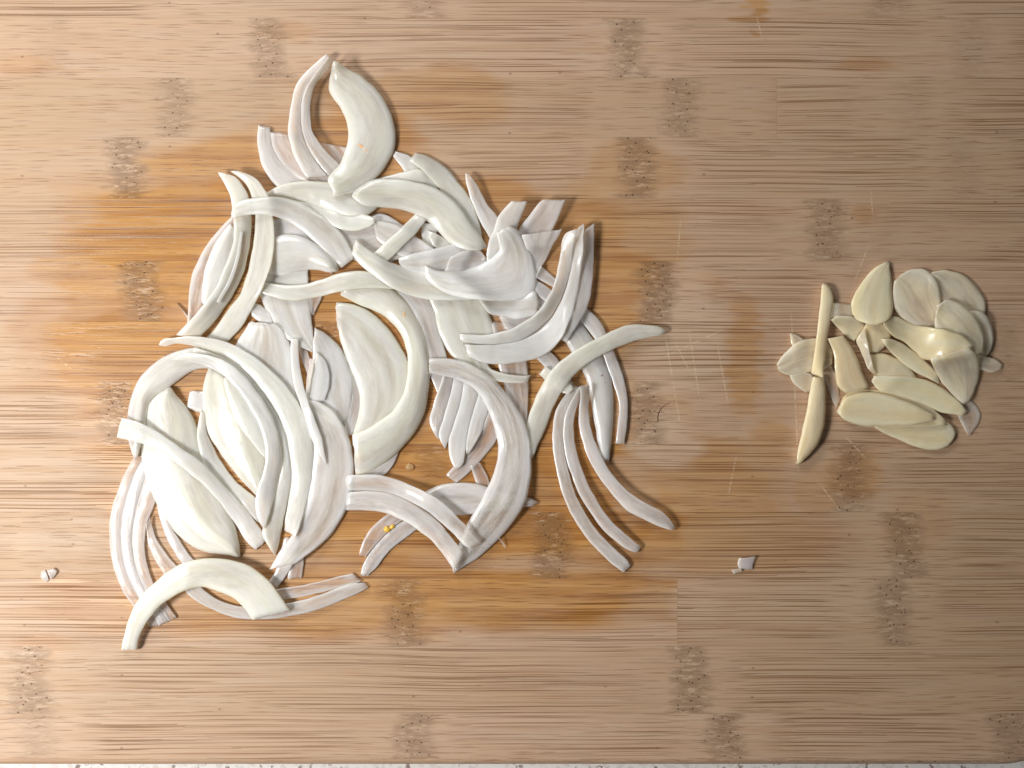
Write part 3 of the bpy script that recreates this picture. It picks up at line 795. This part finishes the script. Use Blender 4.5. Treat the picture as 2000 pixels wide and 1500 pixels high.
onion([(1124,448),(1106,456),(1098,474),(1096,494),(1091,520),(1084,550),(1072,578),(1056,602),(1036,622),(1000,642),(960,653),(925,655),(896,653)], [(1126,449),(1122,470),(1118,492),(1113,530),(1103,565),(1089,598),(1069,626),(1039,651),(1010,665),(974,671),(940,671),(904,668)], 'milk', 'left one of three long curved onion strips on the right, ending over the green petal', lift=[3.5,1.5,0,0], dome=.5, n=60)
onion([(1301,645),(1280,637),(1250,634),(1224,636),(1200,645),(1180,655),(1150,670),(1120,688),(1092,709),(1074,728),(1060,750),(1046,778),(1035,808),(1028,838),(1030,868),(1036,896)], [(1299,651),(1270,658),(1240,665),(1200,681),(1160,701),(1136,719),(1116,738),(1104,755),(1092,772),(1080,795),(1070,822),(1060,847),(1050,868),(1040,896)], 'pale', 'long wavy onion strip crossing the others at the right with its tip farthest right', lift=[1.5,1.5,0,0,0], dome=.9, n=70)
# bottom middle
onion([(838,701),(870,701),(905,707),(940,724),(970,747),(998,780),(1020,816),(1032,850),(1037,890),(1036,935),(1026,978),(1002,1020),(970,1056),(938,1085),(910,1104),(886,1119)], [(838,728),(866,733),(892,741),(920,754),(942,778),(958,812),(970,850),(974,885),(966,920),(954,950),(940,980),(922,1008),(910,1030),(900,1055),(890,1080),(880,1098)], 'wet', 'large C-shaped onion arc at the lower middle with a sparkling wet face', dome=1.6, n=70, grooves=(.38,.62))
onion([(676,962),(720,959),(760,964),(800,980),(834,1000),(858,1022),(878,1045),(896,1068),(906,1082)], [(676,996),(720,996),(756,1002),(792,1018),(820,1036),(844,1056),(862,1078),(878,1098),(888,1114)], 'lilac', 'lower band of the double onion strip ending at the bottom middle corner', dome=1.0, lift=[0,1,1.5,2,.5], n=54)
onion([(676,929),(730,928),(770,936),(810,952),(850,972),(880,996),(904,1022),(924,1044),(939,1061)], [(676,958),(720,957),(760,962),(800,978),(836,998),(860,1019),(884,1040),(904,1062),(918,1071)], 'lilac', 'upper band of the double onion strip ending at the bottom middle corner', dome=1.0, lift=[0,1,1.5,2,.5], n=54)
# lower left crescents
onion([(584,1050),(575,1090),(561,1120),(541,1148)], [(556,1050),(546,1090),(538,1115),(526,1136)], 'lilac', 'thin onion tail hanging below the layered lilac petal', dome=.3, th=1.6)
onion([(602,782),(622,785),(650,803),(672,835),(684,866),(690,905),(689,945),(682,980),(664,1018),(645,1045),(615,1072),(590,1092),(574,1102)], [(598,800),(604,840),(608,880),(606,920),(600,960),(590,1000),(576,1035),(560,1060),(542,1085),(527,1112)], 'lilac', 'layered lilac onion petal beside the big left crescents with many fine ridges', dome=1.4, grooves=(.2,.36,.52,.7), n=54)
onion([(569,662),(569,700),(573,745),(586,785),(598,820),(606,850),(618,875),(636,906)], [(581,662),(583,700),(589,740),(601,784),(615,820),(628,855),(634,885),(638,906)], 'milk', 'long very thin onion strip hanging from the white wedge down over the lilac petal', dome=.6, jag=.4, th=2.0)
onion([(328,757),(306,772),(290,790),(281,820),(276,860),(279,905),(288,945),(300,972),(322,1010),(348,1044),(378,1068),(412,1080),(448,1083),(467,1089)], [(330,754),(350,778),(368,800),(382,830),(390,865),(402,910),(422,960),(442,995),(458,1028),(466,1058),(469,1088)], 'pale', 'broad yellowish white onion petal at the left ending in a sharp point below', dome=4.5, n=60, grooves=(.3,.6), th=2.6, jag=.5)
onion([(400,680),(375,680),(340,689),(310,704),(286,724),(268,748),(256,780),(250,815),(252,860),(261,894)], [(418,718),(385,721),(362,732),(342,748),(325,760),(305,772),(292,788),(286,812),(283,835),(276,864),(268,893)], 'milk', 'bright glossy arched onion petal at the far left of the pile', dome=4, n=54, th=2.6)
onion([(392,803),(386,840),(390,880),(402,915),(428,948),(458,976),(486,1002),(506,1020)], [(398,806),(402,838),(412,866),(430,900),(458,938),(480,958),(500,976),(508,1012)], 'pale', 'outermost narrow onion layer at the left foot of the big greenish petal', dome=.6, th=1.8)
onion([(408,718),(400,740),(396,770),(397,800),(402,830),(414,860),(432,887),(454,916),(480,946),(502,970)], [(446,736),(474,768),(498,808),(514,845),(521,885),(522,915),(520,940),(512,975)], 'pale', 'big smooth greenish onion petal in the middle of the left crescents', dome=3, th=2.6, grooves=(.2,))
onion([(438,738),(442,770),(455,808),(475,842),(497,870),(520,897)], [(445,735),(472,768),(497,808),(514,842),(522,870),(524,897)], 'pale', 'pale inner onion leaf lying on the big smooth greenish petal', dome=.8, th=1.6, jag=.4)
onion([(236,817),(266,824),(300,840),(328,858),(360,880),(390,901),(412,922),(436,948),(462,976),(486,1003),(502,1024),(522,1054)], [(229,854),(250,858),(280,867),(310,879),(340,900),(370,924),(400,949),(426,976),(446,1004),(466,1032),(486,1062),(502,1073)], 'milk', 'long white onion strip running diagonally down over the broad left petal', dome=1.2, n=60)
onion([(378,679),(425,694),(468,720),(503,755),(533,796),(555,842),(566,890),(569,930),(562,975),(552,1020),(545,1055),(538,1084)], [(375,690),(400,696),(430,710),(460,732),(490,765),(515,805),(535,850),(545,895),(541,930),(530,965),(520,1000),(513,1038),(520,1058),(536,1084)], 'pale', 'middle one of three big nested onion crescents on the left', dome=.9, n=60, jag=.6)
onion([(311,674),(318,664),(340,660),(380,658),(420,663),(460,676),(500,700),(540,734),(572,772),(596,815),(608,860),(610,905),(605,950),(595,990),(586,1025),(576,1048)], [(322,676),(350,671),(385,678),(430,697),(470,722),(505,755),(535,795),(556,840),(566,885),(570,925),(565,970),(558,1010),(556,1035)], 'pale', 'outermost of three big nested onion crescents on the left with a curled pale tip', dome=1.1, n=70, lift=[1,0,0,0,0])
onion([(357,690),(400,693),(440,706),(472,730),(502,765),(527,805),(543,850),(549,895),(544,925),(536,960),(528,995),(517,1032)], [(335,702),(370,706),(405,716),(440,735),(470,768),(495,808),(512,845),(519,885),(516,920),(505,950),(499,978),(503,1008),(514,1032)], 'milk', 'innermost of three big nested onion crescents on the left, greyish white', dome=.9, n=60)
onion([(238,1269),(242,1246),(253,1207),(273,1168),(304,1137),(340,1109),(382,1094),(424,1091),(466,1098),(502,1115),(530,1140),(550,1168),(567,1193)], [(267,1269),(271,1244),(284,1218),(306,1188),(334,1168),(362,1153),(390,1146),(418,1152),(446,1162),(467,1176),(483,1193),(494,1211)], 'pale', 'arched onion strip bridging the bottom left corner of the pile', dome=1.2, lift=[.5,2,3,2,.5], th=3.2, n=60)
onion([(470,452),(462,500),(446,548),(424,590)], [(474,452),(468,500),(452,550),(429,592)], 'milk', 'hair-thin onion sliver lying along the left one of the two long upright strips', th=1.4, jag=.2, dome=.1, wob=.6)
onion([(606,700),(600,740),(598,772)], [(612,702),(608,742),(603,773)], 'sheer', 'very small onion sliver at the inner rim of the ridged petal', th=1.2, jag=.2, dome=.1)
# the loop on top
onion([(638,106),(604,136),(580,164),(570,200),(564,240),(565,270),(578,312),(600,348)], [(643,111),(610,150),(595,176),(588,200),(587,240),(592,270),(610,306),(638,344)], 'lilac', 'left one of two thin onion strips meeting in a point at the very top', lift=[3,2.5,1.5,0], dome=.4)
onion([(643,111),(611,151),(596,177),(590,200),(589,240),(594,270),(612,306),(642,344)], [(651,120),(630,145),(615,167),(606,195),(605,225),(608,250),(620,275),(640,300),(666,326)], 'lilac', 'right one of two thin onion strips meeting in a point at the very top', lift=[3,2.5,1.5,0], dome=.4)
top_petal = onion([(652,119),(680,135),(706,150),(730,170),(750,195),(765,225),(772,260),(770,288),(755,320),(735,345),(700,370),(665,381),(652,382)], [(646,142),(643,168),(648,186),(665,210),(677,237),(681,262),(677,290),(664,320),(645,342),(640,352)], 'pale', 'topmost large curved onion petal with a small brown mark', dome=2.4, lift=[1.5,1,0,0], grooves=(.4,.72), n=60)

# ------------------------------------------------------------------ garlic, from the board upwards
#@@GARLIC
garlic([(1543,651),(1545,670),(1555,688)], [(1547,651),(1568,661),(1578,674)], 'garlic_pale', 'tiny pointed garlic tip behind the flat white disc at the far left', n=18)
garlic([(1541,732),(1550,750),(1573,767)], [(1570,728),(1588,734),(1584,764)], 'garlic_pale', 'ribbed garlic offcut under the lower edge of the flat white disc', th=1.2, n=20)
garlic([(1600,722),(1612,745),(1621,768),(1633,797)], [(1622,710),(1634,735),(1637,760),(1641,780)], 'film', 'sheer garlic film right of the long stick', th=.7)
garlic([(1627,590),(1621,622)], [(1664,596),(1666,624)], 'garlic_pale', 'small whitish garlic square between the stick and the upright leaf', n=16)
garlic([(1622,625),(1640,645),(1655,659),(1668,667)], [(1635,616),(1665,618),(1688,634),(1677,657)], 'garlic', 'flat garlic sheet below the small whitish square', n=30, th=1.4)
garlic([(1814,540),(1813,570),(1822,605),(1845,635),(1880,646)], [(1820,531),(1850,527),(1884,539),(1912,565),(1926,597),(1918,625),(1890,644)], 'garlic_pale', 'large round garlic disc at the upper right of the heap', dome=.4)
garlic([(1850,640),(1860,675),(1885,700),(1915,700)], [(1870,612),(1905,606),(1930,620),(1941,652),(1938,680),(1925,697)], 'garlic_pale', 'outermost round garlic disc on the right rim', dome=.4)
garlic([(1746,550),(1744,580),(1752,612),(1786,636),(1832,642)], [(1760,536),(1780,526),(1805,526),(1825,541),(1835,565),(1837,590),(1834,615),(1839,640)], 'garlic_pale', 'greyish translucent round garlic slice right of the upright leaf', dome=.5, th=1.5)
garlic([(1895,690),(1925,696),(1945,703),(1958,713)], [(1888,716),(1915,722),(1937,728),(1956,722)], 'garlic_pale', 'narrow garlic tail sticking out on the far right', th=1.4)
garlic([(1865,798),(1876,825),(1890,850)], [(1893,775),(1912,800),(1914,820),(1896,850)], 'film', 'crumpled clear garlic film at the lower right', th=.6, jag=1.5)
garlic([(1690,632),(1684,650),(1690,675),(1700,689)], [(1722,626),(1739,650),(1736,668),(1716,688)], 'garlic', 'rounded garlic lump in the middle left of the heap', dome=1.2, th=2.6)
garlic([(1828,612),(1826,640),(1838,668),(1862,692),(1900,698)], [(1830,596),(1853,585),(1886,601),(1912,629),(1923,662),(1919,690)], 'garlic_pale', 'round garlic slice with a curved rim in front of the outermost disc', dome=.7)
garlic([(1721,623),(1750,618),(1785,634),(1836,642),(1880,655),(1902,677)], [(1728,640),(1744,657),(1766,668),(1788,688),(1808,703),(1850,702),(1892,694)], 'garlic', 'large flat creamy garlic slice across the centre of the heap', dome=.5)
garlic([(1816,700),(1828,730),(1846,755),(1866,776),(1882,790)], [(1892,678),(1911,700),(1912,735),(1904,762),(1892,785)], 'garlic_pale', 'broad garlic slice pointing down on the right side', dome=.7)
garlic([(1700,692),(1724,689),(1752,701),(1778,722),(1792,740)], [(1700,720),(1712,733),(1740,738),(1770,741),(1788,742)], 'garlic', 'garlic half slice just above the long lower slice', dome=.7)
garlic([(1615,662),(1627,690),(1630,720),(1634,752),(1650,768)], [(1647,655),(1660,672),(1674,697),(1685,725),(1698,757)], 'garlic', 'thick square garlic block with a wet cut face', dome=.5, th=4.5, end=.9)
garlic([(1687,642),(1672,665),(1680,685),(1688,705),(1695,720),(1708,732)], [(1690,642),(1694,662),(1698,685),(1704,710),(1711,730)], 'garlic_pale', 'slim pointed garlic wedge standing between the block and the lump', th=2.2, jag=.4)
garlic([(1722,661),(1750,665),(1780,682),(1808,705),(1828,728),(1835,748)], [(1724,668),(1740,688),(1762,710),(1785,726),(1810,738),(1833,750)], 'garlic', 'narrow spindle-shaped garlic sliver in the middle of the heap', dome=.6, jag=.3)
garlic([(1708,733),(1752,734),(1797,739),(1836,755),(1870,780),(1890,804)], [(1701,745),(1720,765),(1760,775),(1800,790),(1835,805),(1882,812)], 'garlic', 'long garlic slice above the two lowest ovals', dome=.7)
garlic([(1707,834),(1750,828),(1800,822),(1845,822),(1866,842),(1860,862)], [(1720,843),(1752,858),(1794,875),(1830,879),(1852,872)], 'garlic', 'lowest oval garlic slice at the bottom right of the heap', dome=.6)
garlic([(1634,803),(1651,770),(1679,759),(1738,765),(1780,777),(1814,794),(1842,815),(1850,829)], [(1636,808),(1657,825),(1696,834),(1738,835),(1780,835),(1815,835),(1849,831)], 'garlic', 'lower layer of the large split garlic oval at the bottom', dome=.5, th=1.6)
garlic([(1636,803),(1653,776),(1692,765),(1740,774),(1785,790),(1825,812)], [(1638,809),(1658,824),(1696,832),(1738,832),(1785,830),(1826,820)], 'garlic', 'upper layer of the large split garlic oval at the bottom', dome=.9, th=1.5)
garlic([(1733,511),(1707,525),(1685,548),(1668,576),(1661,600),(1672,624),(1704,636)], [(1737,512),(1741,545),(1743,575),(1745,600),(1738,622),(1712,636)], 'garlic', 'upright leaf-shaped garlic slice at the top of the heap', dome=1.0, grooves=(.55,), jag=.4)
garlic([(1517,712),(1535,686),(1562,666),(1592,660),(1618,668),(1627,690)], [(1521,724),(1536,732),(1562,731),(1590,726),(1610,722),(1625,712)], 'garlic_pale', 'flat whitish garlic disc at the far left under the stick', dome=.6, th=1.5)
garlic([(1587,736),(1581,766),(1576,795),(1570,822),(1564,850),(1559,878),(1555,906)], [(1609,734),(1612,758),(1613,780),(1612,810),(1609,838),(1597,870),(1572,897),(1557,907)], 'garlic', 'thick lower half of the long garlic stick, pointed at the bottom', dome=1.6, th=3.2, jag=.3, lift=[1,0])
garlic([(1606,554),(1604,570),(1600,610),(1597,640),(1590,690),(1584,729)], [(1613,554),(1624,566),(1629,586),(1623,620),(1617,655),(1612,695),(1608,738)], 'garlic', 'upper half of the long garlic stick lying across the white disc', dome=1.2, th=2.6, lift=[.5,.5,.5])
#@@SMALL
# ------------------------------------------------------------------ small things


def top_z(px, py):
    return float(HM[int(py / 2), int(px / 2)])


def blob(name, px, py, rx, ry, hz, mat, ang=0.0, parent=None, seed=1, z=None, **props):
    """a small rounded, slightly irregular lump resting on what is below it"""
    z0 = top_z(px, py) if z is None else z
    if z is None and z0 < 0.0005:
        z0 = 0.0
    verts, faces = [], []
    nu, nv = 18, 7
    ca, sa = math.cos(ang), math.sin(ang)
    for j in range(nv):
        f = j / (nv - 1) * math.pi / 2
        r, h = math.cos(f), math.sin(f)
        for i in range(nu):
            a = 2 * math.pi * i / nu
            w = 1 + 0.22 * vnoise(math.cos(a) * 1.3 + seed, math.sin(a) * 1.3, seed)
            x, y = rx * r * w * math.cos(a), ry * r * w * math.sin(a)
            verts.append(P(px + x * ca - y * sa, py + x * sa + y * ca, z0 + hz * 0.001 * h))
    for j in range(nv - 1):
        for i in range(nu):
            k = (i + 1) % nu
            faces.append((j * nu + i, (j + 1) * nu + i, (j + 1) * nu + k, j * nu + k))
    faces.append(tuple(range(nu)))
    me = bpy.data.meshes.new(name)
    me.from_pydata(verts, [], faces)
    me.validate()
    import bmesh
    bm = bmesh.new()
    bm.from_mesh(me)
    bmesh.ops.remove_doubles(bm, verts=bm.verts, dist=1e-7)
    bmesh.ops.recalc_face_normals(bm, faces=bm.faces)
    bm.to_mesh(me)
    bm.free()
    me.polygons.foreach_set('use_smooth', np.ones(len(me.polygons), dtype=bool))
    return link(name, me, mat, parent, **props)


def by_label(txt):
    for o in COL.objects:
        if o.get('label', '').startswith(txt):
            return o


blob('brown_mark', 708, 288, 11, 3.4, .12, BROWN, .75, parent=top_petal, z=top_z(708, 288) - 0.0001, seed=3)
blob('brown_mark', 716, 296, 6, 2.4, .12, BROWN, .95, parent=top_petal, z=top_z(716, 296) - 0.0001, seed=5)
ring = by_label('large round onion ring')
blob('brown_mark', 789, 616, 2.6, 7, .12, BROWN, .1, parent=ring, z=top_z(789, 616) - 0.0001, seed=4)
thick = by_label('thick onion strip on the right')
blob('dark_speck', 1175, 734, 1.8, 2.8, .12, SPECK, .5, parent=thick, z=top_z(1175, 734) - 0.0001, seed=2)
blob('dark_speck', 1181.5, 747, 1.1, 1.2, .1, SPECK, parent=thick, z=top_z(1181, 747) - 0.0001, seed=6)

wt = NT('water')
wt.p.inputs['Base Color'].default_value = (0.72, 0.47, 0.24, 1)
wt.p.inputs['Transmission Weight'].default_value = 0.45
wt.p.inputs['Subsurface Weight'].default_value = 0.3
wt.p.inputs['Subsurface Scale'].default_value = 0.001
wt.p.inputs['Roughness'].default_value = 0.03
wt.p.inputs['IOR'].default_value = 1.33
blob('water_drop', 801, 912, 9, 7, .7, wt.m, seed=9, z=0.00005, label='small round drop of onion juice on the bare wood in the lower middle gap', category='drop')
blob('water_drop', 1666, 667, 2.2, 2.2, .4, wt.m, seed=10, label='tiny shining drop among the garlic left of the slim wedge', category='drop', z=0.00005)
yl = NT('yellow_crumb')
yl.p.inputs['Base Color'].default_value = (0.80, 0.50, 0.08, 1)
yl.p.inputs['Roughness'].default_value = 0.25
yl.p.inputs['Subsurface Weight'].default_value = 0.4
yl.p.inputs['Subsurface Scale'].default_value = 0.001
cr = bpy.data.objects.new('yellow_crumb', None)
COL.objects.link(cr)
cr['label'] = 'translucent yellow crumb of two grains on the thin sheer strips'
cr['category'] = 'crumb'
zc = min(top_z(757, 1034), 0.002)
blob('grain', 756, 1034, 7.5, 6, 1.0, yl.m, .3, parent=cr, seed=12, z=zc)
blob('grain', 766, 1029, 6, 4.5, .8, yl.m, -.5, parent=cr, seed=15, z=zc)

# papery bits
scrap = flesh('papery_skin', (0.72, 0.66, 0.66), (0.82, 0.78, 0.76), (0.88, 0.84, 0.76), sss=.2, trans=.25, rough=.4)
MATS['scrap'] = scrap
slice_piece('onion_skin_scrap', [(81,1116),(80,1128),(86,1134),(92,1137)], [(88,1113),(92,1122),(94,1130),(95,1134)], 'scrap', th=.7, label='left half of the tiny white curled scrap alone at the far left', cat='onion scrap', n=14, jag=.4, dome=.4)
slice_piece('onion_skin_scrap', [(91,1114),(94,1122),(99,1132)], [(104,1110),(111,1117),(103,1130)], 'scrap', th=.8, label='right half of the tiny white curled scrap alone at the far left', cat='onion scrap', n=14, jag=.4, dome=.6, lift=[.6,.2])
slice_piece('onion_skin_scrap', [(1443,1091),(1441,1101),(1444,1111)], [(1476,1087),(1472,1100),(1470,1112)], 'scrap', th=.6, label='pinkish square scrap of onion skin alone at the lower right', cat='onion scrap', n=14, jag=.8, dome=1.0, lift=[1.2,.5,0])
slice_piece('wood_splinter', [(1428,1113),(1431,1118),(1433,1121)], [(1448,1110),(1449,1113),(1450,1116)], 'garlic_pale', th=.4, label='tiny splinter beside the pinkish square scrap', cat='splinter', n=10, jag=.4, dome=.1)
slice_piece('onion_skin_scrap', [(972,1050),(980,1062),(985,1070)], [(974,1049),(983,1060),(988,1069)], 'film', th=.3, label='hair-thin clear thread of onion skin below the large arc', cat='onion scrap', n=10, jag=.1, dome=0)

# a loose dark hair, a thin bent tube
hp = [(1284, 824), (1284.5, 812), (1288, 802), (1295, 793), (1307, 786)]
hq, _ = smooth_line(hp, 16, 0, 1)
hv, hf = [], []
for i_, (a, c) in enumerate(hq):
    t_ = hq[min(i_ + 1, 15)] - hq[max(i_ - 1, 0)]
    t_ = t_ / np.hypot(*t_)
    for k_ in range(6):
        an = k_ * math.pi / 3
        hv.append(P(a - t_[1] * 0.40 * math.cos(an), c + t_[0] * 0.40 * math.cos(an), 0.00022 + 0.00011 * math.sin(an)))
for i_ in range(15):
    for k_ in range(6):
        hf.append((i_ * 6 + k_, i_ * 6 + (k_ + 1) % 6, i_ * 6 + 6 + (k_ + 1) % 6, i_ * 6 + 6 + k_))
hme = bpy.data.meshes.new('loose_hair')
hme.from_pydata(hv, [], hf)
hm_ = NT('dark_hair')
hm_.p.inputs['Base Color'].default_value = (0.20, 0.12, 0.07, 1)
link('loose_hair', hme, hm_.m, label='single short curved dark hair on the bare board between onion and garlic', category='hair')
